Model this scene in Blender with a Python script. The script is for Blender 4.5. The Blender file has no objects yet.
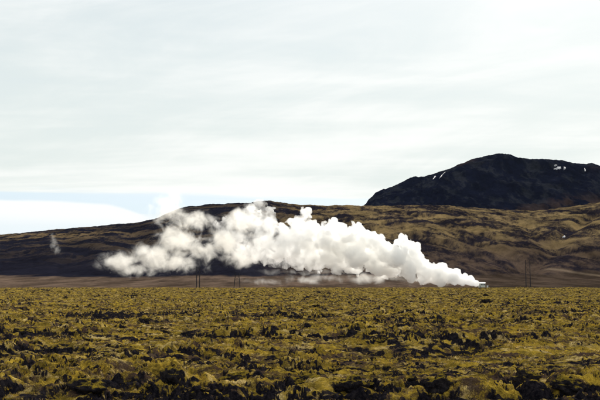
import bpy, bmesh, math, random
import numpy as np
from mathutils import Vector

random.seed(7)
rng = np.random.default_rng(11)
scene = bpy.context.scene
COL = scene.collection

# ------------------------------------------------------------------ camera
W0, H0, F = 600.0, 400.0, 833.33          # photo size and focal length in photo pixels (50 mm)
HC = 3.4                                  # eye height above the field
PITCH = math.atan((287.0 - 200.0) / F)
cam_d = bpy.data.cameras.new('camera')
cam_d.sensor_width = 36.0
cam_d.lens = 50.0
cam_d.clip_start = 0.1
cam_d.clip_end = 120000.0
cam = bpy.data.objects.new('camera', cam_d)
COL.objects.link(cam)
cam.location = (0, 0, HC)
cam.rotation_euler = (math.pi / 2 + PITCH, 0, 0)
scene.camera = cam

# ------------------------------------------------------------------ light
SUN_EL, SUN_AZ = math.radians(35.0), math.radians(24.0)      # azimuth measured from +Y (view) to +X (right)
SKY_K = 0.1
world = bpy.data.worlds.new('World')
scene.world = world
world.use_nodes = True
sun_d = bpy.data.lights.new('sun', 'SUN')
sun_d.energy = 5.0
sun_d.angle = math.radians(1.5)
sun_d.color = (1.0, 0.95, 0.86)
sun = bpy.data.objects.new('sun', sun_d)
COL.objects.link(sun)
sdir = Vector((math.sin(SUN_AZ) * math.cos(SUN_EL), math.cos(SUN_AZ) * math.cos(SUN_EL), math.sin(SUN_EL)))
sun.rotation_euler = sdir.to_track_quat('Z', 'Y').to_euler()
sun.location = (0, 0, 50)
scene.view_settings.view_transform = 'Standard'
scene.view_settings.look = 'None'
scene.view_settings.exposure = 0.38
scene.view_settings.gamma = 1.0
scene.view_settings.use_curve_mapping = False
scene.render.engine = 'CYCLES'
cy = scene.cycles
cy.use_denoising = True
cy.max_bounces = 48
cy.diffuse_bounces = 3
cy.volume_bounces = 24
cy.transparent_max_bounces = 32
cy.volume_step_rate = 1.0
cy.volume_max_steps = 256


class NT:
    """small helper round a node tree"""
    def __init__(self, tree):
        self.t = tree
        tree.nodes.clear()

    def n(self, typ, ins=None, **props):
        nd = self.t.nodes.new(typ)
        for k, v in props.items():
            setattr(nd, k, v)
        for k, v in (ins or {}).items():
            s = nd.inputs[k]
            if isinstance(v, bpy.types.NodeSocket):
                self.t.links.new(v, s)
            else:
                s.default_value = v
        return nd

    def math(self, op, a, b=0.0, c=0.0, clamp=False):
        return self.n('ShaderNodeMath', {0: a, 1: b, 2: c}, operation=op, use_clamp=clamp).outputs[0]

    def vmath(self, op, a, b=(0, 0, 0)):
        return self.n('ShaderNodeVectorMath', {0: a, 1: b}, operation=op).outputs[0]

    def noise(self, vec, scale, detail=4.0, rough=0.55, dist=0.0):
        return self.n('ShaderNodeTexNoise', {'Vector': vec, 'Scale': scale, 'Detail': detail, 'Roughness': rough, 'Distortion': dist}).outputs['Fac']

    def remap(self, v, a, b, c=0.0, d=1.0, smooth=True):
        return self.n('ShaderNodeMapRange', {'Value': v, 'From Min': a, 'From Max': b, 'To Min': c, 'To Max': d},
                      interpolation_type='SMOOTHSTEP' if smooth else 'LINEAR').outputs['Result']

    def mix(self, f, a, b, blend='MIX'):
        nd = self.t.nodes.new('ShaderNodeMix')
        nd.data_type = 'RGBA'
        nd.blend_type = blend
        for s, v in ((nd.inputs[0], f), (nd.inputs[6], a), (nd.inputs[7], b)):
            if isinstance(v, bpy.types.NodeSocket):
                self.t.links.new(v, s)
            else:
                s.default_value = (*v, 1.0) if isinstance(v, (tuple, list)) and len(v) == 3 else v
        return nd.outputs[2]


def build_sky():
    n = NT(world.node_tree)
    out = n.n('ShaderNodeOutputWorld')
    bg = n.n('ShaderNodeBackground', {'Strength': SKY_K})
    n.t.links.new(bg.outputs[0], out.inputs[0])
    sky = n.n('ShaderNodeTexSky', sky_type='NISHITA', sun_disc=False, sun_elevation=SUN_EL, sun_rotation=SUN_AZ,
              altitude=200.0, air_density=1.0, dust_density=1.2, ozone_density=1.5)
    d = n.n('ShaderNodeTexCoord').outputs['Generated']
    sx = n.n('ShaderNodeSeparateXYZ', {0: d})
    x, y, z = sx.outputs[0], sx.outputs[1], sx.outputs[2]
    zz = n.math('ADD', n.math('MAXIMUM', z, 0.0), 0.06)
    # sheet of stratus seen in perspective
    px = n.math('DIVIDE', x, zz)
    py = n.math('DIVIDE', y, zz)
    plane = n.n('ShaderNodeCombineXYZ', {0: px, 1: py, 2: 0.0}).outputs[0]
    rot = n.n('ShaderNodeMapping', {'Vector': plane, 'Rotation': (0, 0, 0.45), 'Scale': (0.42, 1.15, 1.0)}).outputs[0]
    n1 = n.noise(rot, 0.55, 5.0, 0.55, 0.6)
    n2 = n.noise(rot, 1.9, 5.0, 0.6, 0.4)
    dv = n.n('ShaderNodeCombineXYZ', {0: n.math('ADD', n.math('MULTIPLY', x, 2.5), n.math('MULTIPLY', z, 3.0)), 1: n.math('MULTIPLY', y, 2.5),
                                       2: n.math('SUBTRACT', n.math('MULTIPLY', z, 15.0), n.math('MULTIPLY', x, 4.0))}).outputs[0]
    n3 = n.noise(dv, 1.0, 7.0, 0.62, 0.8)
    sheet = n.math('ADD', n.math('ADD', n.math('MULTIPLY', n1, 0.5), n.math('MULTIPLY', n2, 0.22)), n.math('MULTIPLY', n3, 0.28))
    tone = n.remap(sheet, 0.40, 0.60)
    k = 0.775 / SKY_K
    c_lo = (0.805 * k, 0.865 * k, 0.830 * k)
    c_hi = (1.005 * k, 1.02 * k, 0.985 * k)
    cloud = n.mix(tone, c_lo, c_hi)
    # an even layer: the slanting line of sight near the horizon passes through more of it than one overhead, thinned there to cut the sky's fill light
    tau = n.remap(sheet, 0.30, 0.70, 0.45, 1.0, False)
    cover = n.math('SUBTRACT', 1.0, n.math('POWER', 2.718, n.math('MULTIPLY', n.math('DIVIDE', tau, zz), -1.0)))
    cloud = n.mix(cover, sky.outputs[0], cloud)
    # near the horizon the sheet breaks into streaks and pale blue shows between them
    streakv = n.n('ShaderNodeCombineXYZ', {0: n.math('MULTIPLY', x, 2.2), 1: n.math('MULTIPLY', y, 2.2), 2: n.math('MULTIPLY', z, 46.0)}).outputs[0]
    s1 = n.noise(streakv, 1.0, 5.0, 0.55, 0.35)
    gap = n.math('MULTIPLY', n.remap(z, 0.122, 0.104), n.remap(n.math('ADD', s1, n.remap(z, 0.114, 0.102, -0.05, 0.26)), 0.48, 0.66), clamp=True)
    blue = n.mix(0.8, sky.outputs[0], (0.74 * k, 0.87 * k, 0.97 * k))
    col = n.mix(n.math('MULTIPLY', gap, 0.85), cloud, blue)
    # bank of bright low cloud lying on the horizon
    az = n.math('ARCTAN2', x, y)
    bv = n.n('ShaderNodeCombineXYZ', {0: n.math('MULTIPLY', x, 5.0), 1: n.math('MULTIPLY', y, 5.0), 2: n.math('MULTIPLY', z, 30.0)}).outputs[0]
    b1 = n.noise(bv, 1.0, 4.0, 0.5)
    wav = n.noise(n.n('ShaderNodeCombineXYZ', {0: x, 1: y, 2: 0.0}).outputs[0], 2.4, 2.0, 0.5)
    top = n.math('ADD', n.math('ADD', n.math('MULTIPLY', n.math('SUBTRACT', b1, 0.5), 0.014), 0.0970),
                 n.remap(az, -0.170, -0.235, -0.014, 0.0015))
    above = n.math('SUBTRACT', top, z)
    bank = n.math('MULTIPLY', n.remap(above, -0.0022, 0.0026), n.remap(az, -0.155, -0.195))
    under = n.remap(above, 0.012, 0.034)
    bank = n.math('MULTIPLY', bank, n.math('SUBTRACT', 1.0, n.math('MULTIPLY', under, 0.65)))
    col = n.mix(bank, col, (1.00 * k, 1.02 * k, 1.02 * k))
    n.t.links.new(col, bg.inputs['Color'])


build_sky()


# ------------------------------------------------------------------ noise
def _perm(seed):
    r = np.random.default_rng(seed)
    p = r.permutation(256).astype(np.int32)
    return np.concatenate([p, p, p[:2]])


def _fade(t):
    return t * t * t * (t * (t * 6 - 15) + 10)


def perlin2(x, y, seed=0):
    p = _perm(seed)
    xi = np.floor(x).astype(np.int64)
    yi = np.floor(y).astype(np.int64)
    xf, yf = x - xi, y - yi
    xi &= 255
    yi &= 255
    ang = np.arange(256) * (2 * math.pi / 256)
    gx, gy = np.cos(ang), np.sin(ang)

    def g(ix, iy, dx, dy):
        h = p[p[ix] + iy]
        return gx[h] * dx + gy[h] * dy
    u, v = _fade(xf), _fade(yf)
    a = g(xi, yi, xf, yf)
    b = g(xi + 1, yi, xf - 1, yf)
    c = g(xi, yi + 1, xf, yf - 1)
    d = g(xi + 1, yi + 1, xf - 1, yf - 1)
    return ((a + (b - a) * u) + ((c + (d - c) * u) - (a + (b - a) * u)) * v) * 1.5


def perlin3(x, y, z, seed=0):
    p = _perm(seed)
    r = np.random.default_rng(seed + 99)
    G = r.normal(size=(256, 3))
    G /= np.linalg.norm(G, axis=1)[:, None]
    xi = np.floor(x).astype(np.int64); yi = np.floor(y).astype(np.int64); zi = np.floor(z).astype(np.int64)
    xf, yf, zf = x - xi, y - yi, z - zi
    xi &= 255; yi &= 255; zi &= 255

    def g(a, b, c):
        h = p[p[p[xi + a] + yi + b] + zi + c]
        return G[h, 0] * (xf - a) + G[h, 1] * (yf - b) + G[h, 2] * (zf - c)
    u, v, w = _fade(xf), _fade(yf), _fade(zf)
    def lerp(a, b, t): return a + (b - a) * t
    return 1.5 * lerp(lerp(lerp(g(0, 0, 0), g(1, 0, 0), u), lerp(g(0, 1, 0), g(1, 1, 0), u), v),
                      lerp(lerp(g(0, 0, 1), g(1, 0, 1), u), lerp(g(0, 1, 1), g(1, 1, 1), u), v), w)


def fbm2(x, y, oct=4, seed=0, gain=0.5):
    s, a, f = 0, 1.0, 1.0
    for i in range(oct):
        s = s + a * perlin2(x * f + 17.3 * i, y * f - 9.1 * i, seed + i)
        a *= gain
        f *= 2.03
    return s


def ridged2(x, y, oct=4, seed=0, gain=0.5):
    s, a, f = 0, 1.0, 1.0
    for i in range(oct):
        s = s + a * (1 - 2 * np.abs(perlin2(x * f + 7.7 * i, y * f + 3.1 * i, seed + i)))
        a *= gain
        f *= 2.1
    return s


def sstep(x, a, b):
    t = np.clip((x - a) / (b - a), 0, 1)
    return t * t * (3 - 2 * t)


# ------------------------------------------------------------------ objects
def tag(o, label=None, cat=None, group=None, kind=None):
    for k, v in (('label', label), ('category', cat), ('group', group), ('kind', kind)):
        if v:
            o[k] = v
    return o


def mesh_obj(name, verts, faces, material, parent=None, smooth=True):
    me = bpy.data.meshes.new(name)
    verts = np.asarray(verts, dtype=np.float32)
    faces = np.asarray(faces, dtype=np.int32)
    k = faces.shape[1]
    me.vertices.add(len(verts))
    me.vertices.foreach_set('co', verts.ravel())
    me.loops.add(faces.size)
    me.loops.foreach_set('vertex_index', faces.ravel())
    me.polygons.add(len(faces))
    me.polygons.foreach_set('loop_start', np.arange(0, faces.size, k, dtype=np.int32))
    me.polygons.foreach_set('loop_total', np.full(len(faces), k, dtype=np.int32))
    me.update(calc_edges=True)
    me.polygons.foreach_set('use_smooth', np.full(len(faces), smooth, dtype=bool))
    me.validate()
    if material:
        me.materials.append(material)
    o = bpy.data.objects.new(name, me)
    COL.objects.link(o)
    if parent:
        o.parent = parent
    return o


def grid_faces(nr, nc):
    i = np.arange(nr - 1)[:, None] * nc + np.arange(nc - 1)[None, :]
    i = i.ravel()
    return np.stack([i, i + 1, i + nc + 1, i + nc], 1)


def set_attr(o, name, arr):
    a = o.data.attributes.new(name, 'FLOAT', 'POINT')
    a.data.foreach_set('value', np.asarray(arr, dtype=np.float32).ravel())


def set_color(o, name, arr):
    a = o.data.attributes.new(name, 'FLOAT_COLOR', 'POINT')
    c = np.ones((len(arr), 4), dtype=np.float32)
    c[:, :3] = arr
    a.data.foreach_set('color', c.ravel())


def ray(px, py):
    """pixel of the photograph -> (x, z) per metre of depth"""
    u, v = (px - 300.0) / F, (200.0 - py) / F
    dy = math.cos(PITCH) - v * math.sin(PITCH)
    return u / dy, (math.sin(PITCH) + v * math.cos(PITCH)) / dy


def at(px, py, Y):
    a, e = ray(px, py)
    return Vector((a * Y, Y, HC + e * Y))


def new_mat(name):
    m = bpy.data.materials.new(name)
    m.use_nodes = True
    n = NT(m.node_tree)
    out = n.n('ShaderNodeOutputMaterial')
    return m, n, out


def plain_mat(name, col, rough=0.8, var=0.15, scale=3.0, metallic=0.0):
    m, n, out = new_mat(name)
    tc = n.n('ShaderNodeTexCoord').outputs['Object']
    f = n.noise(tc, scale, 5.0, 0.6)
    c = n.mix(n.remap(f, 0.3, 0.7), tuple(v * (1 - var) for v in col), tuple(min(1, v * (1 + var)) for v in col))
    b = n.n('ShaderNodeBsdfPrincipled', {'Base Color': c, 'Roughness': rough, 'Metallic': metallic})
    n.t.links.new(b.outputs[0], out.inputs[0])
    return m


# ------------------------------------------------------------------ materials of the land
def moss_material():
    m, n, out = new_mat('moss_and_lava')
    tc = n.n('ShaderNodeTexCoord').outputs['Object']
    rock = n.n('ShaderNodeAttribute', attribute_name='rock').outputs['Fac']
    big = n.noise(tc, 0.045, 4.0, 0.6, 0.5)
    mid = n.noise(tc, 0.45, 5.0, 0.65, 0.4)
    fine = n.noise(tc, 5.5, 6.0, 0.7)
    grain = n.noise(tc, 26.0, 3.0, 0.7)
    olive = (0.100, 0.070, 0.016)
    yellow = (0.525, 0.348, 0.044)
    straw = (0.620, 0.460, 0.200)
    brown = (0.055, 0.034, 0.032)
    wide = n.noise(tc, 0.40, 11.0, 0.80, 0.4)
    wide2 = n.noise(n.vmath('ADD', tc, (91.0, 37.0, 5.0)), 0.56, 11.0, 0.80, 0.5)
    wide3 = n.noise(n.vmath('ADD', tc, (17.0, 71.0, 9.0)), 0.48, 11.0, 0.80, 0.5)
    t = n.math('ADD', n.math('MULTIPLY', wide, 0.7), n.math('MULTIPLY', fine, 0.3))
    c = n.mix(n.remap(t, 0.41, 0.63), olive, yellow)
    c = n.mix(n.math('MULTIPLY', n.remap(wide2, 0.50, 0.64), 0.85), c, straw)
    c = n.mix(n.math('MULTIPLY', n.remap(wide3, 0.49, 0.57), 0.92), c, brown)
    c = n.mix(0.8, c, n.mix(n.remap(grain, 0.32, 0.68), (0.22, 0.22, 0.22), (0.80, 0.80, 0.80)), 'OVERLAY')
    rk = n.mix(n.remap(fine, 0.4, 0.7), (0.007, 0.0065, 0.010), (0.034, 0.028, 0.031))
    rk = n.mix(n.math('MULTIPLY', n.remap(grain, 0.60, 0.70), 0.5), rk, (0.10, 0.095, 0.085))
    edge = n.math('ADD', n.math('ADD', rock, n.math('MULTIPLY', n.math('SUBTRACT', fine, 0.5), 0.8)), n.math('MULTIPLY', n.math('SUBTRACT', wide, 0.5), -0.9))
    c = n.mix(n.remap(edge, 0.44, 0.58), c, rk)
    bmp = n.n('ShaderNodeBump', {'Strength': 0.9, 'Distance': 0.06,
                                 'Height': n.math('ADD', fine, n.math('MULTIPLY', grain, 0.4))}).outputs[0]
    b = n.n('ShaderNodeBsdfDiffuse', {'Color': c, 'Roughness': 0.9, 'Normal': bmp})
    n.t.links.new(b.outputs[0], out.inputs[0])
    return m


def hill_material(name, scale, bump):
    m, n, out = new_mat(name)
    tc = n.n('ShaderNodeTexCoord').outputs['Object']
    tc = n.n('ShaderNodeMapping', {'Vector': tc, 'Scale': (1.0, 0.38, 1.0)}).outputs[0]
    base = n.n('ShaderNodeAttribute', attribute_name='land').outputs['Color']
    f1 = n.noise(tc, scale, 8.0, 0.72)
    f2 = n.noise(tc, scale * 6, 6.0, 0.75)
    g = n.math('ADD', n.math('MULTIPLY', f1, 0.6), n.math('MULTIPLY', f2, 0.4))
    v = n.remap(g, 0.36, 0.64, 0.48, 1.52, False)
    c = n.vmath('MULTIPLY', base, n.n('ShaderNodeCombineXYZ', {0: v, 1: v, 2: v}).outputs[0])
    bmp = n.n('ShaderNodeBump', {'Strength': 0.7, 'Distance': bump, 'Height': g}).outputs[0]
    b = n.n('ShaderNodeBsdfDiffuse', {'Color': c, 'Roughness': 0.9, 'Normal': bmp})
    n.t.links.new(b.outputs[0], out.inputs[0])
    return m


M_MOSS = moss_material()
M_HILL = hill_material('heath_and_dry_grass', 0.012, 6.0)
M_MOUNT = hill_material('dark_basalt', 0.012, 6.0)


def seg_dist(x, y, pts):
    """distance to a polyline and how far along it"""
    best = np.full(x.shape, 1e9)
    for (x0, y0), (x1, y1) in zip(pts[:-1], pts[1:]):
        dx, dy = x1 - x0, y1 - y0
        t = np.clip(((x - x0) * dx + (y - y0) * dy) / (dx * dx + dy * dy), 0, 1)
        best = np.minimum(best, np.hypot(x - x0 - t * dx, y - y0 - t * dy))
    return best


def flat_px(px, py):
    a, e = ray(px, py)
    Y = -HC / e
    return a * Y, Y


TRENCHES = [([flat_px(*p) for p in pts], wd, dp) for pts, wd, dp in (
    ([(-60, 396), (40, 392), (96, 391), (130, 396)], 1.3, 0.75),
    ([(150, 386), (176, 384), (205, 388), (250, 382), (300, 386), (340, 382), (372, 388), (420, 392), (450, 390)], 1.4, 0.85),
    ([(488, 376), (524, 370), (540, 366)], 1.0, 0.6),
    ([(520, 392), (548, 386), (585, 390), (640, 388)], 1.2, 0.75),
    ([(-20, 344), (16, 348), (50, 343), (88, 349)], 1.6, 0.6),
    ([(180, 330), (220, 333), (262, 331)], 2.0, 0.6),
    ([(370, 342), (412, 346), (470, 341)], 1.6, 0.6),
    ([(430, 318), (470, 320), (520, 317)], 3.0, 0.7),
    ([(60, 312), (110, 314), (150, 312)], 3.0, 0.7),
    ([(240, 312), (300, 315), (350, 313)], 3.0, 0.7),
)]


# ------------------------------------------------------------------ the lava field
def field_height(x, y, spacing):
    """height and bareness of the moss-grown lava at (x, y); detail finer than the local mesh spacing fades out"""
    def keep(lam):
        return 1 - sstep(spacing, lam * 0.35, lam * 0.8)
    r = np.hypot(x, y)
    wx = fbm2(x / 3.0, y / 3.0, 3, 40) * 0.9
    wy = fbm2(x / 3.0 + 31, y / 3.0 - 12, 3, 44) * 0.9
    X, Y = (x + wx) * 1.35, (y + wy) * 1.35
    swell = fbm2(x / 46.0, y / 26.0, 3, 1) * 0.40
    b1 = np.abs(perlin2(X / 3.2, Y / 2.4, 5))
    b2 = np.abs(perlin2(X / 1.25 + 5, Y / 1.05, 6))
    b3 = np.abs(perlin2(X / 0.55, Y / 0.5 + 8, 7))
    b4 = np.abs(perlin2(x / 0.25, y / 0.24, 8))
    b5 = np.abs(perlin2(x / 0.11, y / 0.11, 9))
    rough = 0.45 + 0.85 * sstep(fbm2(x / 20.0, y / 12.0, 3, 12), -0.35, 0.45)
    h = swell + rough * (0.54 * b1 * keep(2.0) + 0.38 * b2 * keep(0.85) + 0.20 * b3 * keep(0.40)) + 0.09 * b4 * keep(0.25) + 0.035 * b5 * keep(0.11)
    # clefts where the crust broke
    cl = np.abs(perlin2(X / 7.0 + 3, Y / 5.0 - 2, 21))
    cleft = (1 - sstep(cl, 0.0, 0.13)) * sstep(perlin2(x / 22.0, y / 14.0, 22), -0.25, 0.25)
    h = h - 0.60 * cleft * keep(2.0)
    bare = fbm2(X / 1.1, Y / 0.9, 5, 30, 0.66) * 0.62 + fbm2(x / 16.0, y / 9.0, 3, 33) * 0.32 + 0.30 * cleft
    # broken trenches in the crust, walls of naked lava
    for pts, wd, dp in TRENCHES:
        q = seg_dist(x + wx * 0.8, y + wy * 0.8, pts)
        near_t = np.exp(-(q / wd) ** 2)
        h = h - dp * near_t
        bare = bare + 0.40 * np.exp(-(q / (wd * 1.15)) ** 4)
    return h - 0.42, bare


def build_ground():
    ang_d = np.linspace(math.radians(-31), math.radians(31), 960)
    ang_c = np.linspace(math.radians(31), math.radians(329), 92)[1:]
    ang = np.concatenate([ang_d, ang_c])            # the last column comes round to the first
    r1 = np.geomspace(0.4, 20.0, 60)[:-1]
    r2 = np.geomspace(20.0, 640.0, 760)
    r3 = np.geomspace(640.0, 45000.0, 24)[1:]
    rad = np.concatenate([r1, r2, r3])
    R, A = np.meshgrid(rad, ang, indexing='ij')
    x, y = R * np.sin(A), R * np.cos(A)
    dr = np.gradient(rad)[:, None] * np.ones_like(A)
    da = np.where(np.abs(A) <= math.radians(31.01), R * (ang_d[1] - ang_d[0]), R * 0.057)
    h, bare = field_height(x, y, np.maximum(dr * np.interp(R, [30, 90], [0.75, 0.28]), da))
    far = sstep(R, 120, 520)
    h = h * (1 - 0.10 * far) + far * (HC - 0.45)     # the field swells up to a low crest at its far side
    h = h + far * fbm2(x / 16.0, y / 34.0, 3, 95, 0.6) * 0.42
    h = np.where(R > 560, h - (R - 560) * 0.05, h)
    h = np.maximum(h, -9.0 - 0 * R)
    # soften round the viewer's feet
    near = 1 - sstep(R, 1.0, 5.0)
    h = h * (1 - near) + near * 0.6
    slope = np.hypot(np.gradient(h, axis=0) / dr, np.gradient(h, axis=1) / np.maximum(da, 1e-3))
    rock = np.clip(0.31 + 0.035 * sstep(R, 60, 160) + bare * 0.70 + 0.34 * sstep(slope, 0.4, 1.4), 0, 1)  # bare lava, spread wider on steep faces and clefts to deepen their shade
    v = np.stack([x, y, h], -1).reshape(-1, 3)
    nr, nc = R.shape
    f = grid_faces(nr, nc)[:, ::-1]
    o = mesh_obj('ground', v, f, M_MOSS)
    set_attr(o, 'rock', rock.ravel())
    tag(o, kind='structure')
    return o, rad, ang_d, h[:, :len(ang_d)]


ground, G_R, G_A, G_H = build_ground()


def ground_z(x, y):
    """height of the built mesh (bilinear in its own grid)"""
    r, a = math.hypot(x, y), math.atan2(x, y)
    i = min(max(int(np.searchsorted(G_R, r)) - 1, 0), len(G_R) - 2)
    j = min(max(int(np.searchsorted(G_A, a)) - 1, 0), len(G_A) - 2)
    t = min(max((r - G_R[i]) / (G_R[i + 1] - G_R[i]), 0), 1)
    s = min(max((a - G_A[j]) / (G_A[j + 1] - G_A[j]), 0), 1)
    return float((G_H[i, j] * (1 - s) + G_H[i, j + 1] * s) * (1 - t) + (G_H[i + 1, j] * (1 - s) + G_H[i + 1, j + 1] * s) * t)


# ------------------------------------------------------------------ hills
CREST = [(-260, 252), (-120, 243), (0, 236), (60, 230), (100, 227), (140, 223), (158, 219), (172, 212), (188, 207), (215, 205), (240, 204), (268, 201.5),
         (280, 203.5), (300, 206), (370, 207), (430, 206), (480, 209), (530, 212), (570, 208), (600, 203), (680, 196), (860, 190)]
_ca = np.array([ray(p, q)[0] for p, q in CREST])
_ce = np.array([ray(p, q)[1] for p, q in CREST])
_cy = np.interp(_ca, [ray(0, 200)[0], ray(270, 200)[0], ray(330, 200)[0], ray(600, 200)[0]], [3300, 3100, 2900, 2700])
Y_AP = 1450.0


def crest(a):
    return np.interp(a, _ca, _ce), np.interp(a, _ca, _cy)


def hill_e(a, Y):
    ce, cyy = crest(a)
    ap = np.interp(Y, [600, 760, 900, 1100, Y_AP, 1e5], [-0.0130, -0.0050, -0.0008, 0.0040, 0.0125, 0.0125])
    t = np.clip((Y - Y_AP) / (cyy - Y_AP), 0, 1)
    return ap + (ce - ap) * (1 - (1 - t) ** 1.55), cyy, t


def hill_at(px, py):
    """point of the smooth hillside seen at a pixel"""
    a, e = ray(px, py)
    Ys = np.linspace(700, 3400, 1200)
    ee, cyy, t = hill_e(np.full_like(Ys, a), Ys)
    k = int(np.argmax(ee >= e)) if np.any(ee >= e) else len(Ys) - 1
    return a * Ys[k], Ys[k]


GULLIES = [  # pixels of the photograph, width in metres, depth in metres
    ([(590, 216), (572, 226), (560, 240), (551, 253), (533, 262), (527, 270)], 46, 26),
    ([(562, 249), (580, 254), (612, 259)], 40, 20),
    ([(425, 216), (448, 221), (468, 232), (505, 241)], 34, 16),
    ([(404, 214), (418, 217), (440, 226), (462, 240), (500, 252), (526, 264)], 34, 17),
    ([(380, 224), (410, 236), (452, 247), (488, 258), (520, 269)], 38, 16),
    ([(505, 221), (530, 232), (551, 249)], 30, 13),
    ([(330, 214), (352, 224), (388, 238), (420, 256)], 34, 12),
    ([(300, 220), (322, 238), (345, 262)], 34, 12),
    ([(60, 238), (80, 252), (70, 268)], 50, 12),
    ([(130, 232), (140, 252), (120, 270)], 50, 14),
    ([(205, 214), (200, 240), (180, 268)], 50, 14),
]


def build_hills():
    a = np.concatenate([np.linspace(-0.66, -0.40, 60)[:-1], np.linspace(-0.40, 0.40, 860), np.linspace(0.40, 0.66, 60)[1:]])
    Yr = np.concatenate([np.linspace(600, 1450, 60)[:-1], np.linspace(1450, 3400, 190)[:-1], np.linspace(3400, 5200, 24)])
    YY, AA = np.meshgrid(Yr, a, indexing='ij')
    e, cyy, t = hill_e(AA, YY)
    Ye = np.minimum(YY, cyy)
    z = HC + e * Ye
    back = np.maximum(YY - cyy, 0)
    z = z - back * 0.04 - (back / 900.0) ** 2 * 60
    x = AA * YY
    amp = sstep(YY, 1350, 2100)
    wx = fbm2(x / 420, YY / 420, 3, 60) * 120
    wy = fbm2(x / 420 + 9, YY / 420 + 4, 3, 63) * 120
    # spurs that run down slope and to the right
    u = ((x + wx) * 0.80 - (YY + wy) * 0.60)
    v = ((x + wx) * 0.60 + (YY + wy) * 0.80)
    spur = ridged2(u / 620.0, v / 260.0, 4, 70, 0.48)
    z = z + amp * (spur - 0.2) * 1.6 * (1 - 0.6 * sstep(t, 0.75, 1.0)) + ridged2((x + wx) / 150.0, (YY + wy) / 110.0, 4, 77, 0.6) * 1.1 * amp + fbm2(x / 60.0, YY / 60.0, 5, 75, 0.6) * (0.4 + 2.6 * amp)
    rill = ridged2((x + wx * 0.5) / 60.0, (YY + wy * 0.5) / 300.0, 4, 78, 0.6)
    z = z + amp * rill * 1.3
    for pts, wd, dp in GULLIES:
        w = [hill_at(*p) for p in pts]
        dp = dp * 0.50
        wd = wd * 0.55
        dist = seg_dist(x + wx * 0.2, YY + wy * 0.2, w)
        z = z - dp * np.exp(-(dist / wd) ** 2) + dp * 0.12 * np.exp(-((dist - wd * 2.0) / wd) ** 2) * amp
    # ---- land colours: dry grass, heath, gravel plain, a darker blue-black on the left
    px = 300 + F * AA * math.cos(PITCH)
    py_e = 287 - F * e
    tan = np.array([0.290, 0.200, 0.090])
    rust = np.array([0.105, 0.070, 0.050])
    heath = np.array([0.020, 0.016, 0.022])
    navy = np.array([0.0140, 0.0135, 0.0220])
    mauve = np.array([0.165, 0.112, 0.080])
    band = fbm2(u / 480.0, v / 85.0, 6, 80, 0.62)
    fine = fbm2(x / 80.0, YY / 170.0, 4, 85, 0.6)
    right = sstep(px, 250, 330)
    speck = fbm2(x / 17.0, YY / 60.0, 4, 88, 0.8)
    k_tan = sstep(0.72 * band + 0.45 * fine + 0.42 * speck + 0.12 * rill + 0.04 * sstep(px, 400, 480) - 0.10, -0.48, 0.60)
    up = sstep(py_e, 262, 228)
    col_r = heath * (1 - k_tan[..., None]) + (rust + (tan - rust) * (up * (0.6 + 0.4 * sstep(fine, -0.3, 0.3)))[..., None]) * k_tan[..., None]
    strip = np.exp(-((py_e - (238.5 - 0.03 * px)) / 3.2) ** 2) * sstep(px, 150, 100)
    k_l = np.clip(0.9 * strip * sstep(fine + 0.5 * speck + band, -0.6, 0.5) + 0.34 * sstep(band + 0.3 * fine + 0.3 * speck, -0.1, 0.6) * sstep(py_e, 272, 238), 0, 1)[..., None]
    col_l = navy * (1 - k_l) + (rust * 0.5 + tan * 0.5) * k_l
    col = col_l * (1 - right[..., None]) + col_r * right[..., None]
    # dark lower flank in front of the vent plume, then the gravel plain
    edge = 277 + 2.2 * fine - 4.0 * sstep(px, 420, 600)
    pl = sstep(py_e, edge - 2.0, edge + 1.0)
    plain = mauve * (0.55 + 0.45 * sstep(fbm2(x / 45.0, YY / 260.0, 5, 90, 0.7), -0.7, 0.7))[..., None] * (1 - 0.45 * sstep(px, 430, 520))[..., None]
    col = col * (1 - pl[..., None]) + plain * pl[..., None]
    lava = sstep(YY, 960, 900) * sstep(px, 470, 500)
    col = col * (1 - lava[..., None]) + np.array([0.022, 0.020, 0.026]) * lava[..., None]
    # the pale track across the foot of the slope
    tr = seg_dist(x, YY, [hill_at(*p) for p in ((548, 268.5), (572, 272.5), (600, 276), (660, 280))])
    kt = np.exp(-(tr / 9.0) ** 2)[..., None] * 0.8
    col = col * (1 - kt) + np.array([0.25, 0.18, 0.12]) * kt
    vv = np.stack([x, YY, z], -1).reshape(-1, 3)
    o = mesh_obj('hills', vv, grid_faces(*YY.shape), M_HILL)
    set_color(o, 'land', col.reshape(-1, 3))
    tag(o, kind='structure')
    return Yr, a, z


H_Y, H_A, H_Z = build_hills()


def grid_z(x, y, GY, GA, GZ):
    a = x / y
    i = min(max(int(np.searchsorted(GY, y)) - 1, 0), len(GY) - 2)
    j = min(max(int(np.searchsorted(GA, a)) - 1, 0), len(GA) - 2)
    t = min(max((y - GY[i]) / (GY[i + 1] - GY[i]), 0), 1)
    s = min(max((a - GA[j]) / (GA[j + 1] - GA[j]), 0), 1)
    return float((GZ[i, j] * (1 - s) + GZ[i, j + 1] * s) * (1 - t) + (GZ[i + 1, j] * (1 - s) + GZ[i + 1, j + 1] * s) * t)


def hills_z(x, y):
    return grid_z(x, y, H_Y, H_A, H_Z)


# ------------------------------------------------------------------ mountain
M_CREST = [(340, 232), (356, 218), (366, 208), (369, 203), (373, 200.5), (375, 198), (380, 196), (383, 193), (390, 190), (396, 187), (403, 184.5), (412, 181), (420, 179.5), (430, 177), (440, 173),
           (448, 171), (458, 166), (466, 163), (478, 160), (488, 157.5), (497, 154.5), (502, 154), (510, 155.5), (519, 158.5), (530, 160.5), (545, 160), (552, 161), (562, 160),
           (570, 162), (585, 163.5), (592, 163), (600, 166), (640, 170), (700, 182), (780, 205), (860, 235)]
_ma = np.array([ray(p, q)[0] for p, q in M_CREST])
_me = np.array([ray(p, q)[1] for p, q in M_CREST])
MY0, MYC = 3150.0, 4500.0


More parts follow.
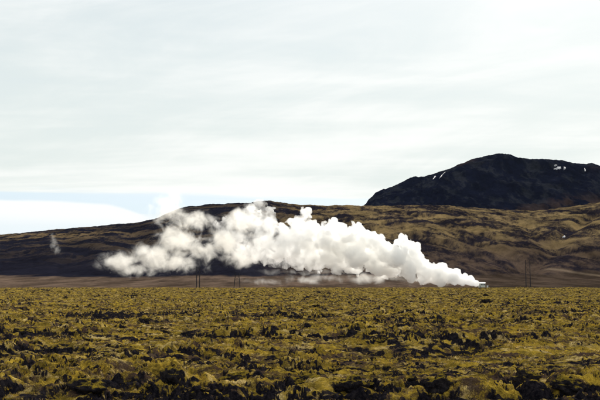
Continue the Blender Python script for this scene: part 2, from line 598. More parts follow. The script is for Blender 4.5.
def mount_e(a, Y):
    ce = np.interp(a, _ma, _me)
    t = np.clip((Y - MY0) / (MYC - MY0), 0, 1)
    lo = 0.070
    prof = 0.55 * t + 0.45 * (1 - (1 - t) ** 2.0)
    return lo + (ce - lo) * prof, t


def mount_at(px, py):
    a, e = ray(px, py)
    Ys = np.linspace(MY0, MYC, 1000)
    ee, t = mount_e(np.full_like(Ys, a), Ys)
    k = int(np.argmax(ee >= e)) if np.any(ee >= e) else len(Ys) - 1
    return a * Ys[k], Ys[k]


def build_mountain():
    a = np.linspace(_ma[0], _ma[-1], 700)
    Yr = np.concatenate([np.linspace(MY0, MYC, 170)[:-1], np.linspace(MYC, 6200, 30)])
    YY, AA = np.meshgrid(Yr, a, indexing='ij')
    e, t = mount_e(AA, YY)
    z = HC + e * np.minimum(YY, MYC)
    back = np.maximum(YY - MYC, 0)
    z = z - back * 0.12 - (back / 700.0) ** 2 * 60
    x = AA * YY
    wx = fbm2(x / 300, YY / 300, 3, 130) * 90
    wy = fbm2(x / 300 + 5, YY / 300, 3, 133) * 90
    amp = 1 - 0.75 * sstep(t, 0.86, 1.0)
    rg = ridged2((x + wx) / 620.0, (YY + wy) / 900.0, 5, 140, 0.45)
    z = z + amp * (rg - 0.3) * 30.0 + ridged2((x + wx) / 150.0, (YY + wy) / 420.0, 4, 145, 0.55) * 7.0 * amp + fbm2(x / 90.0, YY / 120.0, 5, 150, 0.55) * 5.0 * amp + fbm2(x / 45.0, YY / 60.0, 4, 152, 0.65) * 3.6
    fine = fbm2(x / 90.0, YY / 330.0, 6, 160, 0.68)
    rock_hazed = np.array([0.0070, 0.0086, 0.0200])  # dark basalt with the blue of haze and shadow put into its colour
    scree = np.array([0.023, 0.025, 0.034])
    ochre = np.array([0.060, 0.038, 0.032])
    k = sstep(fine + 0.5 * fbm2(x / 30.0, YY / 110.0, 4, 167, 0.75) + 0.3 * fbm2(x / 400, YY / 300, 2, 165), -0.1, 0.85)[..., None]
    col = rock_hazed * (1 - k) + scree * k
    px = 300 + F * AA * math.cos(PITCH)
    py_e = 287 - F * e
    o1 = (np.exp(-((px - 466) / 9) ** 2 - ((py_e - 166) / 2.5) ** 2) * 0.7
          + 0.75 * sstep(py_e - 0.30 * (600 - px) * 0.4, 196, 208) * sstep(px, 470, 520) * sstep(fine, -0.45, 0.25)
          + 0.5 * np.exp(-((px - 598) / 8) ** 2 - ((py_e - 172) / 5) ** 2))
    o1 = np.clip(o1, 0, 1)[..., None]
    col = col * (1 - o1) + ochre * o1
    o = mesh_obj('mountain', np.stack([x, YY, z], -1).reshape(-1, 3), grid_faces(*YY.shape), M_MOUNT)
    set_color(o, 'land', col.reshape(-1, 3))
    tag(o, kind='structure')
    return Yr, a, z


P_Y, P_A, P_Z = build_mountain()

# ------------------------------------------------------------------ snow patches
M_SNOW = plain_mat('old_snow', (0.36, 0.36, 0.38), 0.8, 0.15, 0.2)


def hit(px, py, surf, y0, y1):
    """where the sight line of a pixel meets the built slope"""
    a, e = ray(px, py)
    Y = y0
    while Y < y1:
        if surf(a * Y, Y) >= HC + e * Y:
            return a * Y, Y
        Y += 2.0
    return a * y1, y1


def snow_patch(px, py, w, h, label, surf, y0, y1, seed, lean=0.0, group=None):
    """a sheet of old snow draped on the slope; w and h in photo pixels"""
    r = np.random.default_rng(seed)
    N, K = 36, 6
    verts, faces = [], []
    ph = r.uniform(0, 6.28, 4)
    for k in range(K):
        q = max(k / (K - 1), 0.04)
        for i in range(N):
            th = 2 * math.pi * i / N
            rr = q * (1 + 0.30 * math.sin(2 * th + ph[0]) + 0.24 * math.sin(3 * th + ph[1]) + 0.18 * math.sin(7 * th + ph[2]))
            dy_ = rr * math.sin(th) * h / 2
            xx, yy = hit(px + rr * math.cos(th) * w / 2 - lean * dy_, py + dy_, surf, y0, y1)
            verts.append((xx, yy, surf(xx, yy) + 0.9 - 1.3 * (q ** 6)))
    for k in range(K - 1):
        for i in range(N):
            j = (i + 1) % N
            faces.append((k * N + i, (k + 1) * N + i, (k + 1) * N + j, k * N + j))
    v = np.array(verts)
    base = v.mean(0)
    o = mesh_obj('snow_patch', v - base, faces, M_SNOW)
    o.location = base
    tag(o, label, 'snow patch', group)


def mount_z(x, y):
    return grid_z(x, y, P_Y, P_A, P_Z)


snow_patch(558, 168.3, 6.5, 3.0, 'largest white snow patch just under the mountain ridge on the right', mount_z, MY0, MYC, 1, 0.0, 'snow patches on the dark slopes')
snow_patch(564.5, 168.3, 1.7, 4, 'narrow snow streak touching the right side of the largest snow patch', mount_z, MY0, MYC, 2, 0.1, 'snow patches on the dark slopes')
snow_patch(555.5, 165.6, 3, 1.6, 'small snow fleck just above left of the largest snow patch', mount_z, MY0, MYC, 6, 0.0, 'snow patches on the dark slopes')
snow_patch(585, 170, 1.2, 3.4, 'thin lone snow sliver farthest right on the mountain', mount_z, MY0, MYC, 3, 0.0, 'snow patches on the dark slopes')
snow_patch(434.5, 177.3, 1.6, 3.0, 'left of two slanting snow streaks on the mountain skyline', mount_z, MY0, MYC, 4, 0.9, 'snow patches on the dark slopes')
snow_patch(442, 175.3, 1.4, 5, 'right of two slanting snow streaks on the mountain skyline', mount_z, MY0, MYC, 5, 0.9, 'snow patches on the dark slopes')
snow_patch(564, 237, 3.4, 1.6, 'small isolated snow patch in the gully of the brown hillside', hills_z, 1450.0, 2700.0, 7, 0.0, 'snow patches on the dark slopes')


# ------------------------------------------------------------------ steam
def blob_field(blobs, lo, hi, step, depth0):
    """signed distance to a smooth union of balls given in photo pixels at depth depth0"""
    mpp = depth0 / F
    dims = [int((hi[i] - lo[i]) / step) + 1 for i in range(3)]
    gx = lo[0] + np.arange(dims[0]) * step
    gy = lo[1] + np.arange(dims[1]) * step
    gz = lo[2] + np.arange(dims[2]) * step
    S = np.full(dims, 30.0, dtype=np.float32)
    K = 2.5
    for c, r in blobs:
        m = r + 26
        s = [slice(max(0, int((c[i] - m - lo[i]) / step)), max(0, min(dims[i], int((c[i] + m - lo[i]) / step) + 1))) for i in range(3)]
        d = np.sqrt((gx[s[0]][:, None, None] - c[0]) ** 2 + (gy[s[1]][None, :, None] - c[1]) ** 2 + (gz[s[2]][None, None, :] - c[2]) ** 2) - r
        b = S[s[0], s[1], s[2]]
        hh = np.clip(0.5 + 0.5 * (b - d) / K, 0, 1)
        S[s[0], s[1], s[2]] = b * (1 - hh) + d * hh - K * hh * (1 - hh)
    return S, gx, gy, gz


def surface_nets(S, gx, gy, gz):
    """closed quad mesh of the zero level of S"""
    S = S.copy()
    S[0] = S[-1] = 5; S[:, 0] = S[:, -1] = 5; S[:, :, 0] = S[:, :, -1] = 5
    neg = S < 0
    nx, ny, nz = S.shape
    corners = [(i, j, k) for i in (0, 1) for j in (0, 1) for k in (0, 1)]
    cnt = sum(neg[i:nx - 1 + i, j:ny - 1 + j, k:nz - 1 + k].astype(np.int8) for i, j, k in corners)
    act = (cnt > 0) & (cnt < 8)
    idx = np.argwhere(act)
    vid = np.full(act.shape, -1, dtype=np.int64)
    vid[act] = np.arange(len(idx))
    acc = np.zeros((len(idx), 3)); num = np.zeros(len(idx))
    for a in corners:
        for ax in range(3):
            if a[ax]:
                continue
            b = list(a); b[ax] = 1
            va = S[idx[:, 0] + a[0], idx[:, 1] + a[1], idx[:, 2] + a[2]]
            vb = S[idx[:, 0] + b[0], idx[:, 1] + b[1], idx[:, 2] + b[2]]
            cr = (va < 0) != (vb < 0)
            t = np.where(cr, va / np.where(va == vb, 1, va - vb), 0)
            p = np.tile(np.array(a, dtype=float), (len(idx), 1))
            p[:, ax] += t
            acc += p * cr[:, None]; num += cr
    st = gx[1] - gx[0]
    v = (idx + acc / num[:, None]) * st + np.array([gx[0], gy[0], gz[0]])
    faces = []
    for ax in range(3):
        sl_a = [slice(1, -1)] * 3; sl_b = [slice(1, -1)] * 3
        sl_a[ax] = slice(0, -1); sl_b[ax] = slice(1, None)
        A = neg[tuple(sl_a)]; B = neg[tuple(sl_b)]
        for flip, msk in ((False, A & ~B), (True, ~A & B)):
            e = np.argwhere(msk)
            if len(e) == 0:
                continue
            off = np.ones(3, dtype=int); off[ax] = 0
            e = e + off
            o1, o2 = (ax + 1) % 3, (ax + 2) % 3
            q = []
            for d1, d2 in ((-1, -1), (0, -1), (0, 0), (-1, 0)):
                c = e.copy(); c[:, o1] += d1; c[:, o2] += d2
                q.append(vid[c[:, 0], c[:, 1], c[:, 2]])
            q = np.stack(q, 1)
            faces.append(q[:, ::-1] if flip else q)
    return v, np.concatenate(faces)


def billow3(p, lam, seed):
    """rounded cauliflower lobes"""
    q = p / lam
    return np.abs(perlin3(q[:, 0], q[:, 1], q[:, 2], seed)) * 2.0 - 0.55


def steam_mesh(name, pix, depth0, step, lobes, material, depth_spread=0.5, seed=0, pad=22, squash=1.0):
    mpp = depth0 / F
    r = np.random.default_rng(seed)
    blobs = []
    for (px, py, rad) in pix:
        Y = depth0 + r.uniform(-1, 1) * depth_spread * 16
        c = at(px, py, Y)
        blobs.append((np.array(c), rad * mpp))
    for c, rad in list(blobs):
        for _ in range(4 if rad > 5 else 2):
            d = r.normal(size=3)
            d /= np.linalg.norm(d)
            blobs.append((c + d * rad * r.uniform(0.75, 1.0), rad * r.uniform(0.25, 0.45)))
    C = np.array([b[0] for b in blobs]); Rr = np.array([b[1] for b in blobs])[:, None]
    lo, hi = (C - Rr).min(0) - pad, (C + Rr).max(0) + pad
    lo[2] = max(lo[2], HC - 3.0)
    S, gx, gy, gz = blob_field(blobs, lo, hi, step, depth0)
    amp_all = sum(a for _, a in lobes)
    near = np.argwhere(np.abs(S) < 1.7 * amp_all + 2)
    p = near * step + lo
    wob = np.stack([perlin3(p[:, 0] / 17, p[:, 1] / 17, p[:, 2] / 17, seed + 300 + i) for i in range(3)], 1) * 2.5
    disp = 0
    for i, (lam, a) in enumerate(lobes):
        disp = disp + a * billow3(p + wob * (lam / 12.0), lam, seed + 200 + i)
    # fine near the vent: the jet is narrow there
    sc = np.clip((at(487, 286, depth0).x - p[:, 0]) / 95.0, 0.12, 1.0) if name == 'steam_plume' else 1.0
    S[near[:, 0], near[:, 1], near[:, 2]] -= (np.minimum(disp, 2.9) * sc).astype(np.float32)
    v, f = surface_nets(S, gx, gy, gz)
    # keep the one connected skin: no stray flecks outside, no closed pockets inside
    lab = np.arange(len(v))
    for _ in range(4000):
        m_ = lab[f].min(1)
        new = lab.copy()
        for q in range(4):
            np.minimum.at(new, f[:, q], m_)
        new = new[new]
        if np.array_equal(new, lab):
            break
        lab = new
    big = np.bincount(lab).argmax()
    f = f[lab[f[:, 0]] == big]
    used, f = np.unique(f, return_inverse=True)
    f = f.reshape(-1, 4)
    v = v[used]
    base = np.array([v[:, 0].mean(), v[:, 1].mean(), v[:, 2].min()])
    o = mesh_obj(name, v - base, f, material)
    o.location = base
    return o


def steam_material(name, density, veil):
    """dense vapour torn by turbulence; the older steam down wind (towards -x) is looser than the young jet"""
    m, n, out = new_mat(name)
    tc = n.n('ShaderNodeTexCoord').outputs['Object']
    f = n.noise(tc, 0.070, 5.0, 0.62, 0.6)
    x = n.n('ShaderNodeSeparateXYZ', {0: tc}).outputs[0]
    age = n.remap(x, 60.0, -110.0)
    lo = n.math('ADD', 0.18, n.math('MULTIPLY', age, 0.29))
    e = n.math('SUBTRACT', f, lo)
    dn = n.remap(e, 0.0, 0.30, density * 0.06, density)
    vol = n.n('ShaderNodeVolumePrincipled', {'Color': (0.997, 0.996, 0.990, 1), 'Density': dn, 'Anisotropy': 0.25})
    n.t.links.new(vol.outputs[0], out.inputs['Volume'])
    m.cycles.volume_step_rate = 0.10
    tr = n.n('ShaderNodeBsdfTransparent')
    df = n.n('ShaderNodeBsdfTranslucent', {'Color': (0.97, 0.97, 0.96, 1)})
    mx = n.n('ShaderNodeMixShader', {0: veil})
    n.t.links.new(tr.outputs[0], mx.inputs[1])
    n.t.links.new(df.outputs[0], mx.inputs[2])
    n.t.links.new(mx.outputs[0], out.inputs['Surface'])
    return m


M_STEAM = steam_material('dense_steam', 0.26, 0.004)

D_ST = 900.0
PLUME = [(485, 286, 1.4), (481, 285, 2.4), (476, 283.5, 3.5), (470, 280.5, 5), (465, 276, 3), (462, 280, 6), (456, 272, 4.5), (453, 277, 8), (446, 275, 8), (441, 267, 5.5), (438, 274, 10),
         (429, 271, 9), (424, 276, 8), (419, 266, 9), (415, 258, 9), (412, 248, 8), (404, 243, 7), (400, 241, 5), (405, 256, 12), (408, 270, 10), (395, 257, 12), (390, 268, 11), (384, 252, 12),
         (375, 244, 10), (372, 258, 13), (378, 268, 9), (366, 240, 10), (358, 230, 7), (354, 226, 4.5), (352, 241, 12), (356, 256, 13), (344, 234, 9), (340, 248, 14), (345, 262, 10), (335, 228, 7),
         (328, 228, 6), (325, 240, 13), (326, 256, 12), (313, 228, 8), (306, 214, 6), (303, 211, 4), (308, 240, 13), (310, 257, 11), (296, 224, 8), (294, 240, 13), (295, 256, 12), (284, 233, 9),
         (280, 248, 13), (276, 260, 9), (272, 228, 10), (268, 212, 8), (260, 207, 7.5), (250, 209, 7.5), (241, 214, 7), (258, 222, 11), (251, 212, 6), (262, 238, 12), (256, 252, 11), (246, 222, 9), (243, 238, 10), (240, 254, 9),
         (234, 222, 7), (228, 231, 8), (222, 224, 5), (233, 243, 8), (214, 222, 4), (268, 258, 9), (270, 246, 10), (318, 266, 7), (336, 268, 7), (301, 264, 7), (357, 270, 6), (285, 265, 6)]
plume = steam_mesh('steam_plume', PLUME, D_ST, 0.85, [(14.0, 3.6), (7.0, 2.4), (3.4, 1.3)], M_STEAM, 0.6, 3)
tag(plume, 'thick billowing white steam plume rising leftward from the vent beside the shed', 'steam')


def soft_steam(name, gauss, depth0, density, nscale, ragged, thick, hull, step, label):
    """thin steam: soft clots of vapour torn by turbulence, inside a closed hull that follows them; gauss = (px, py, rx, ry, weight)"""
    mpp = depth0 / F
    cs = [(at(px, py, depth0), rx * mpp, ry * mpp, w) for px, py, rx, ry, w in gauss]
    ox = np.mean([c[0].x for c in cs])
    org = Vector((ox, depth0, min(c[0].z - c[2] * 1.2 for c in cs)))
    m, n, out = new_mat(name + '_vapour')
    tc = n.n('ShaderNodeTexCoord').outputs['Object']
    wn = n.n('ShaderNodeTexNoise', {'Vector': tc, 'Scale': nscale * 0.8, 'Detail': 3.0, 'Roughness': 0.6}).outputs['Color']
    warp = n.vmath('ADD', tc, n.n('ShaderNodeVectorMath', {0: n.vmath('SUBTRACT', wn, (0.5, 0.5, 0.5)), 3: 0.9 / nscale}, operation='SCALE').outputs[0])
    tot = None
    for c, rx, ry, w in cs:
        l = c - org
        d = n.vmath('SUBTRACT', warp, tuple(l))
        q = n.n('ShaderNodeVectorMath', {0: n.vmath('DIVIDE', d, (rx, thick, ry))}, operation='LENGTH').outputs['Value']
        g = n.math('MULTIPLY', n.remap(q, 1.15, 0.0, 0.0, 1.0), w)
        tot = g if tot is None else n.math('MAXIMUM', tot, g)
    f = n.noise(tc, nscale, 6.0, 0.62, 0.5)
    core = n.math('ADD', tot, n.math('MULTIPLY', n.math('SUBTRACT', f, 0.5), ragged))
    dn = n.math('MULTIPLY', n.math('MULTIPLY', n.remap(core, 0.25, 1.05), n.remap(tot, 0.0, 0.25)), density)
    vol = n.n('ShaderNodeVolumePrincipled', {'Color': (1.0, 0.985, 0.945, 1), 'Density': dn, 'Anisotropy': 0.4})
    n.t.links.new(vol.outputs[0], out.inputs['Volume'])
    tr = n.n('ShaderNodeBsdfTransparent')
    df = n.n('ShaderNodeBsdfTranslucent', {'Color': (0.97, 0.97, 0.96, 1)})
    mx = n.n('ShaderNodeMixShader', {0: 0.001})
    n.t.links.new(tr.outputs[0], mx.inputs[1])
    n.t.links.new(df.outputs[0], mx.inputs[2])
    n.t.links.new(mx.outputs[0], out.inputs['Surface'])
    m.cycles.volume_step_rate = 0.1
    # hull
    lo = np.array([min(c[0][i] - (rx, thick, ry)[i] * 1.6 for c, rx, ry, w in [((c[0],), c[1], c[2], c[3]) for c in cs]) for i in range(3)]) - step * 2
    hi = np.array([max(c[0][i] + (c[1], thick, c[2])[i] * 1.6 for c in cs) for i in range(3)]) + step * 2
    gx, gy, gz = [np.arange(lo[i], hi[i], step) for i in range(3)]
    S = np.full((len(gx), len(gy), len(gz)), 9.0)
    for c, rx, ry, w in cs:
        q = np.sqrt(((gx[:, None, None] - c.x) / rx) ** 2 + ((gy[None, :, None] - c.y) / thick) ** 2 + ((gz[None, None, :] - c.z) / ry) ** 2) - hull
        S = np.minimum(S, q)
    v, fc = surface_nets(S, gx, gy, gz)
    o = mesh_obj(name, v - np.array(org), fc, m)
    o.location = org
    tag(o, label, 'steam')
    return o


soft_steam('steam_cloud', [(178, 242, 30, 24, 1.0), (154, 257, 32, 19, 1.0), (122, 262, 32, 13, .9), (194, 222, 28, 15, .9), (168, 212, 26, 22, .75), (172, 200, 20, 16, .55), (204, 250, 26, 24, .75),
                           (176, 263, 34, 14, .9), (136, 269, 30, 11, .75), (226, 240, 26, 28, .9), (240, 224, 24, 20, 1.0), (246, 256, 28, 15, .9)],
           916.0, 0.066, 0.075, 3.0, 24.0, 1.0, 1.6, 'torn thin cream steam cloud drifting off the left end of the plume')
soft_steam('steam_puff', [(57, 250, 7, 6.5, 1.0), (54, 243, 5.5, 8, 1.0), (52.5, 237, 4, 6, .8)], 1300.0, 0.036, 0.12, 2.6, 6.0, 1.1, 0.8,
           'small lone steam puff against the dark hill at far left')
soft_steam('steam_mist', [(268, 281, 40, 5, .6), (320, 279, 50, 7, .75), (375, 277, 50, 9, .85), (425, 279, 45, 8, .85), (300, 272, 60, 5, .5)], 925.0, 0.045, 0.07, 2.4, 14.0, 1.1, 1.2,
           'low veil of steam hanging over the plain beneath the plume')

# ------------------------------------------------------------------ wellhead shed at the vent
M_WALLS = plain_mat('pale_green_cladding', (0.62, 0.62, 0.52), 0.6, 0.10, 0.8)
M_ROOF = plain_mat('light_metal_roof', (0.62, 0.64, 0.62), 0.45, 0.10, 0.8, 0.3)
M_DARK = plain_mat('dark_opening', (0.03, 0.045, 0.05), 0.3, 0.1, 1.0)
M_STEEL = plain_mat('weathered_timber', (0.016, 0.014, 0.018), 0.95, 0.2, 1.0)
M_GLASSY = plain_mat('insulator_glaze', (0.10, 0.07, 0.06), 0.25, 0.1, 3.0)


def bm_obj(name, bm, material, parent=None):
    me = bpy.data.meshes.new(name)
    bm.to_mesh(me)
    bm.free()
    me.materials.append(material)
    o = bpy.data.objects.new(name, me)
    COL.objects.link(o)
    if parent:
        o.parent = parent
    return o


def bm_box(bm, x0, x1, y0, y1, z0, z1):
    vs = [bm.verts.new((x, y, z)) for z in (z0, z1) for y in (y0, y1) for x in (x0, x1)]
    for f in ((0, 2, 3, 1), (4, 5, 7, 6), (0, 1, 5, 4), (1, 3, 7, 5), (3, 2, 6, 7), (2, 0, 4, 6)):
        bm.faces.new([vs[i] for i in f])


def bm_bar(bm, p, q, r0, r1, sides=8):
    p, q = Vector(p), Vector(q)
    d = (q - p).normalized()
    u = d.orthogonal().normalized()
    w = d.cross(u)
    rings = []
    for c, r in ((p, r0), (q, r1)):
        rings.append([bm.verts.new(c + (u * math.cos(t) + w * math.sin(t)) * r) for t in [2 * math.pi * i / sides for i in range(sides)]])
    for i in range(sides):
        j = (i + 1) % sides
        bm.faces.new((rings[0][i], rings[0][j], rings[1][j], rings[1][i]))
    bm.faces.new(rings[0][::-1])
    bm.faces.new(rings[1])


def empty(name, loc, rz=0.0):
    o = bpy.data.objects.new(name, None)
    COL.objects.link(o)
    o.location = loc
    o.rotation_euler = (0, 0, rz)
    o.empty_display_size = 0.5
    return o


def build_shed():
    p = at(482.6, 287, 915.0)
    gz = hills_z(p.x, p.y)
    root = empty('wellhead_shed', (p.x, p.y, gz - 0.3), math.radians(8))
    tag(root, 'small pale shed with a dark window band at the right foot of the plume', 'shed')
    Wd, Dp = 6.2, 5.0
    Hh = max(at(483, 283.0, 915.0).z - gz + 0.3, 3.5)
    bm = bmesh.new()
    bm_box(bm, -Wd / 2, Wd / 2, 0, Dp, 0, Hh)
    bm_obj('wall', bm, M_WALLS, root)
    bm = bmesh.new()
    vs = [bm.verts.new(v) for v in ((-Wd / 2 - .3, -.35, Hh + .01), (Wd / 2 + .3, -.35, Hh + .01), (Wd / 2 + .3, Dp + .35, Hh + .01), (-Wd / 2 - .3, Dp + .35, Hh + .01),
                                    (-Wd / 2 - .3, Dp / 2, Hh + .75), (Wd / 2 + .3, Dp / 2, Hh + .75))]
    for f in ((0, 1, 5, 4), (2, 3, 4, 5), (0, 4, 3), (1, 2, 5), (3, 2, 1, 0)):
        bm.faces.new([vs[i] for i in f])
    bm_obj('roof', bm, M_ROOF, root)
    for x0, x1 in ((-2.0, -0.6), (-0.2, 1.2), (1.6, 3.0)):
        bm = bmesh.new()
        bm_box(bm, x0, x1, -0.06, 0.02, Hh * 0.50, Hh * 0.76)
        w = bm_obj('window', bm, M_DARK, root)
        bm = bmesh.new()
        bm_box(bm, x0 - .08, x1 + .08, -0.12, -0.003, Hh * 0.50 - .10, Hh * 0.50 - .01)
        bm_obj('sill', bm, M_ROOF, w)
    bm = bmesh.new()
    bm_box(bm, -3.3, -2.4, -0.05, 0.02, 0, 2.2)
    bm_obj('door', bm, M_DARK, root)
    # the bore's silencer where the steam comes out
    q = at(487.5, 287, 890.0)
    r2 = empty('steam_vent', (q.x, q.y, hills_z(q.x, q.y) - 0.3))
    tag(r2, 'short steel vent stack at the very tip of the steam plume', 'vent')
    bm = bmesh.new()
    bm_bar(bm, (0, 0, 0), (0, 0, 2.4), 0.8, 0.8, 20)
    bm_obj('stack', bm, M_ROOF, r2)
    bm = bmesh.new()
    bm_bar(bm, (0, 0, 2.4), (0, 0, 2.6), 0.95, 0.95, 20)
    bm_obj('rim', bm, M_ROOF, r2)


build_shed()


# ------------------------------------------------------------------ power pylons
def build_pylon(px, py_top, Y, spread_top, spread_bot, label, rz):
    a, e = ray(px, 287)
    x = a * Y
    gz = hills_z(x, Y)
    root = empty('power_pylon', (x, Y, gz - 0.6), rz)
    tag(root, label, 'pylon', 'pylons of the power line')
    Hh = at(px, py_top, Y).z - gz + 0.6
    for s in (-1, 1):
        bm = bmesh.new()
        bm_bar(bm, (s * spread_bot, 0, 0), (s * spread_top, 0, Hh), 0.42, 0.28, 10)
        bm_obj('leg', bm, M_STEEL, root)
    k = 0.90
    arm = spread_top + 3.2
    sx = spread_bot + (spread_top - spread_bot) * k
    bm = bmesh.new()
    bm_box(bm, -arm, arm, -0.22, 0.22, Hh * k - 0.18, Hh * k + 0.18)
    bm_obj('crossarm', bm, M_STEEL, root)
    for s in (-1, 1):
        bm = bmesh.new()
        b0, b1 = 0.55, 0.80
        bm_bar(bm, (s * (spread_bot + (spread_top - spread_bot) * b0), 0, Hh * b0), (-s * (spread_bot + (spread_top - spread_bot) * b1), 0, Hh * b1), 0.10, 0.10, 6)
        bm_obj('brace', bm, M_STEEL, root)
    for xx in (-arm + 0.4, 0.0, arm - 0.4):
        bm = bmesh.new()
        for q in range(6):
            z0 = Hh * k - 0.19 - q * 0.26
            bm_bar(bm, (xx, 0, z0), (xx, 0, z0 - 0.10), 0.16, 0.16, 8)
            bm_bar(bm, (xx, 0, z0 - 0.10), (xx, 0, z0 - 0.26), 0.05, 0.05, 6)
        bm_obj('insulator', bm, M_GLASSY, root)


build_pylon(198, 266.5, 830.0, 1.5, 1.5, 'dark twin-post pylon standing under the gap left of the plume', math.radians(10))
build_pylon(237, 273.5, 850.0, 1.7, 3.3, 'pylon with splayed legs below the left edge of the plume', math.radians(-8))
build_pylon(528.3, 260.0, 820.0, 2.2, 2.2, 'tallest twin-post pylon, right of the shed against the brown hillside', math.radians(6))


# ------------------------------------------------------------------ lava rocks
def rock_material():
    m, n, out = new_mat('bare_lava')
    tc = n.n('ShaderNodeTexCoord').outputs['Object']
    f = n.noise(tc, 3.0, 6.0, 0.7)
    g = n.noise(tc, 14.0, 4.0, 0.7)
    nz = n.n('ShaderNodeSeparateXYZ', {0: n.n('ShaderNodeNewGeometry').outputs['Normal']}).outputs[2]
    c = n.mix(n.remap(f, 0.35, 0.7), (0.010, 0.0095, 0.013), (0.040, 0.034, 0.036))
    c = n.mix(n.math('MULTIPLY', n.remap(n.noise(tc, 7.0, 5.0, 0.75), 0.58, 0.66), 0.6), c, (0.11, 0.10, 0.09))
    grow = n.math('ADD', n.math('MULTIPLY', nz, 0.55), n.math('MULTIPLY', f, 0.7))
    moss = n.mix(n.remap(g, 0.35, 0.65), (0.075, 0.058, 0.012), (0.38, 0.26, 0.03))
    c = n.mix(n.remap(grow, 0.70, 0.90), c, moss)
    bmp = n.n('ShaderNodeBump', {'Strength': 1.0, 'Distance': 0.05, 'Height': n.math('ADD', f, n.math('MULTIPLY', g, 0.5))}).outputs[0]
    b = n.n('ShaderNodeBsdfDiffuse', {'Color': c, 'Roughness': 0.9, 'Normal': bmp})
    n.t.links.new(b.outputs[0], out.inputs[0])
    return m


M_ROCK = rock_material()


def rock_mesh(seed):
    bm = bmesh.new()
    bmesh.ops.create_icosphere(bm, subdivisions=4, radius=1.0)
    P = np.array([v.co[:] for v in bm.verts])
    s = seed * 3.7
    d = 0.55 * perlin3(P[:, 0] * 1.1 + s, P[:, 1] * 1.1, P[:, 2] * 1.1, 400) + 0.38 * np.abs(perlin3(P[:, 0] * 2.6 + s, P[:, 1] * 2.6, P[:, 2] * 2.6, 401)) \
        + 0.20 * perlin3(P[:, 0] * 5.5 + s, P[:, 1] * 5.5, P[:, 2] * 5.5, 402) + 0.13 * np.abs(perlin3(P[:, 0] * 12 + s, P[:, 1] * 12, P[:, 2] * 12, 403)) + 0.05 * perlin3(P[:, 0] * 25 + s, P[:, 1] * 25, P[:, 2] * 25, 404)
    P = P * (0.85 + d)[:, None]
    P[:, 2] *= 0.62
    for v, c in zip(bm.verts, P):
        v.co = c
    me = bpy.data.meshes.new('lava_rock')
    bm.to_mesh(me)
    bm.free()
    me.materials.append(M_ROCK)
    me.polygons.foreach_set('use_smooth', np.full(len(me.polygons), True))
    return me


ROCKS = [rock_mesh(i) for i in range(9)]


def put_rock(x, y, size, label, group=None, k=None, sink=0.25, rz=None, stretch=(1, 1, 1)):
    o = bpy.data.objects.new('lava_rock', ROCKS[k if k is not None else random.randrange(len(ROCKS))])
    COL.objects.link(o)
    o.location = (x, y, ground_z(x, y) + size * (0.35 - sink))
    o.rotation_euler = (random.uniform(-.2, .2), random.uniform(-.2, .2), rz if rz is not None else random.uniform(0, 6.28))
    o.scale = (size * stretch[0], size * stretch[1], size * stretch[2])
    tag(o, label, 'rock', group)
    return o


def rock_px(px, py, width_px, label, k, stretch=(1, 1, 1)):
    """a rock where the photograph shows one: walk along the ray to the built ground"""
    a, e = ray(px, py)
    Y = 8.0
    while Y < 500 and HC + e * Y > ground_z(a * Y, Y):
        Y *= 1.003
    put_rock(a * Y, Y, width_px / 2 * 0.8 * Y / F, label, 'lava rocks in the moss', k, 0.38, random.uniform(-.3, .3), stretch)


NAMED = [(172, 381, 34, 'peaked black lava rock in the left foreground hollow', 0, (1, .8, 1.2)),
         (236, 381, 44, 'wide black lava rock in the dark foreground hollow left of centre', 1, (1, .7, .8)),
         (300, 384, 46, 'low black lava rock in the dark foreground hollow at centre', 2, (1, .7, .7)),
         (352, 386, 36, 'black lava rock at the right end of the dark foreground hollow', 3, (1, .8, .9)),
         (438, 388, 36, 'black lava rock near the bottom edge right of centre', 4, (1, .8, 1)),
         (568, 387, 38, 'dark overhanging lava rock in the bottom right corner', 5, (1, .8, .8)),
         (527, 378, 28, 'dark lava rock beside the mossy hump at lower right', 6, (1, .8, 1)),
         (84, 391, 48, 'black lava rock at the bottom edge far left', 7, (1, .7, .7)),
         (486, 303, 16, 'dark rock standing alone on the field below the shed', 8, (1, .8, 1)),
         (22, 333, 20, 'dark lava rock at the left edge of the field midway down', 2, (1, .8, .9))]
for a in NAMED:
    rock_px(*a)
clusters = {}
n_r = 0
tries = 0
while n_r < 190 and tries < 6000:
    tries += 1
    py = 400 - 108 * random.random() ** 0.75
    px = random.uniform(-40, 640)
    a, e = ray(px, py)
    Y = min(-HC / e * random.uniform(0.95, 1.05), 330.0) if e < 0 else 330.0
    x = a * Y
    dens = float(fbm2(np.array([x / 14.0]), np.array([Y / 9.0]), 2, 33)[0])
    if dens < -0.1:
        continue
    size = max(random.uniform(2.5, 8.5) * (0.7 + 0.6 * (py - 290) / 110) / 2 * Y / F, 0.10)
    anchor = next(t for lim, t in ((110, 'below the lone steam puff'), (180, 'below the torn steam cloud'), (260, 'below the two left pylons'), (400, 'below the thick plume'),
                                   (505, 'below the shed'), (560, 'below the tallest pylon'), (9999, 'at the right edge')) if px < lim)
    where = 'in near moss' if py > 365 else 'mid-field' if py > 325 else 'on far moss'
    bulk = 'chunky' if size > 0.42 else 'mid-sized' if size > 0.26 else 'small'
    o = put_rock(x, Y, min(size, 1.1), bulk + ' dark lava rock ' + where + ' ' + anchor, 'scattered lava rocks', None, 0.3, None,
             (random.uniform(.8, 1.4), random.uniform(.7, 1.1), random.uniform(.6, 1.1)))
    clusters.setdefault((bulk, where, anchor), []).append((a, o))
    n_r += 1

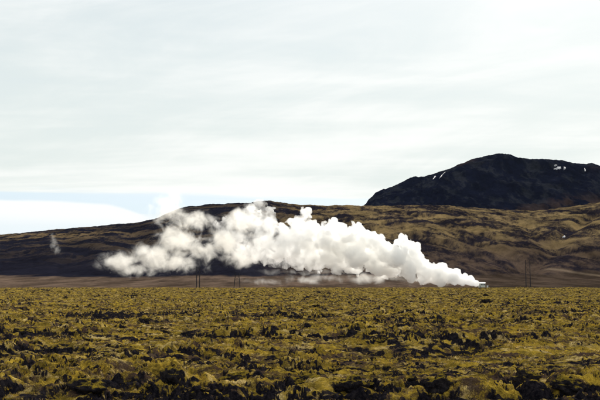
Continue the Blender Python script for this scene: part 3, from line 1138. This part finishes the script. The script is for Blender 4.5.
ORD = ('first second third fourth fifth sixth seventh eighth ninth tenth eleventh twelfth thirteenth fourteenth fifteenth sixteenth seventeenth eighteenth '
       'nineteenth twentieth twenty-first twenty-second twenty-third twenty-fourth twenty-fifth twenty-sixth').split()
for (bulk, where, anchor), lst in clusters.items():
    if len(lst) > 1:
        for q, (a, o) in enumerate(sorted(lst, key=lambda t: t[0])):
            o['label'] = '%s from left of the %s lava rocks %s %s' % (ORD[q] if q < len(ORD) else 'last', bulk, where, anchor)


# ------------------------------------------------------------------ tufts of moss and dry grass: one uncountable cover
def build_tufts(count):
    r = np.random.default_rng(77)
    m, n, out = new_mat('dry_grass_blades')
    c = n.n('ShaderNodeAttribute', attribute_name='land').outputs['Color']
    d = n.n('ShaderNodeBsdfDiffuse', {'Color': c})
    t = n.n('ShaderNodeBsdfTranslucent', {'Color': c})
    mx = n.n('ShaderNodeMixShader', {0: 0.35})
    n.t.links.new(d.outputs[0], mx.inputs[1])
    n.t.links.new(t.outputs[0], mx.inputs[2])
    n.t.links.new(mx.outputs[0], out.inputs[0])
    ang = r.uniform(-0.44, 0.44, count)
    rad = 13.0 * (170.0 / 13.0) ** (r.uniform(0, 1, count) ** 0.8)
    x, y = rad * np.sin(ang), rad * np.cos(ang)
    keep = fbm2(x / 6.0, y / 4.0, 4, 500, 0.65) > -0.05
    x, y, rad = x[keep], y[keep], rad[keep]
    z = np.array([ground_z(a, b) for a, b in zip(x, y)])
    K = 7
    N = len(x)
    size = r.uniform(0.5, 1.4, N) * (0.014 + 0.0017 * rad)
    th = r.uniform(0, 2 * math.pi, (N, K))
    lean = r.uniform(0.3, 1.5, (N, K))
    hh = size[:, None] * r.uniform(0.6, 1.3, (N, K))
    wd = size[:, None] * 0.15
    bx = x[:, None] + np.cos(th) * size[:, None] * 0.30
    by = y[:, None] + np.sin(th) * size[:, None] * 0.30
    tx, ty = bx + np.cos(th) * hh * lean, by + np.sin(th) * hh * lean
    z0 = z[:, None] - size[:, None] * 0.35
    nx, ny = -np.sin(th) * wd, np.cos(th) * wd
    v = np.stack([np.stack([bx - nx, by - ny, z0 + 0 * bx], -1), np.stack([bx + nx, by + ny, z0 + 0 * bx], -1), np.stack([tx, ty, z0 + hh * 1.2], -1)], 2).reshape(-1, 3)
    f = np.arange(len(v)).reshape(-1, 3)
    o = mesh_obj('dry_grass', v, f, m, None, False)
    pal = np.array([(0.36, 0.24, 0.03), (0.44, 0.32, 0.13), (0.10, 0.075, 0.02), (0.22, 0.15, 0.03), (0.060, 0.040, 0.036)])
    pick = np.clip(((fbm2(x / 3.0, y / 2.2, 3, 510, 0.7) * 0.9 + 0.5 + r.normal(0, .22, N)) * 5).astype(int), 0, 4)
    col = pal[pick] * r.uniform(0.7, 1.25, (N, 1))
    set_color(o, 'land', np.repeat(col, K * 3, axis=0))
    tag(o, 'short tufts of yellow moss and straw grass over the field', 'grass', None, 'stuff')


build_tufts(60000)


# ------------------------------------------------------------------ air: a thin blue haze over the distance
def build_haze():
    m = bpy.data.materials.new('thin_air_haze')
    m.use_nodes = True
    n = NT(m.node_tree)
    out = n.n('ShaderNodeOutputMaterial')
    v = n.n('ShaderNodeVolumePrincipled', {'Color': (0.52, 0.70, 1.0, 1), 'Density': 2.0e-6, 'Anisotropy': 0.0})
    n.t.links.new(v.outputs[0], out.inputs['Volume'])
    bm = bmesh.new()
    bm_box(bm, -46000, 46000, -46000, 46000, -12.0, 900.0)
    o = bm_obj('haze', bm, m)
    tag(o, 'thin blue haze in the air over the plain and hills', 'haze', None, 'stuff')


build_haze()
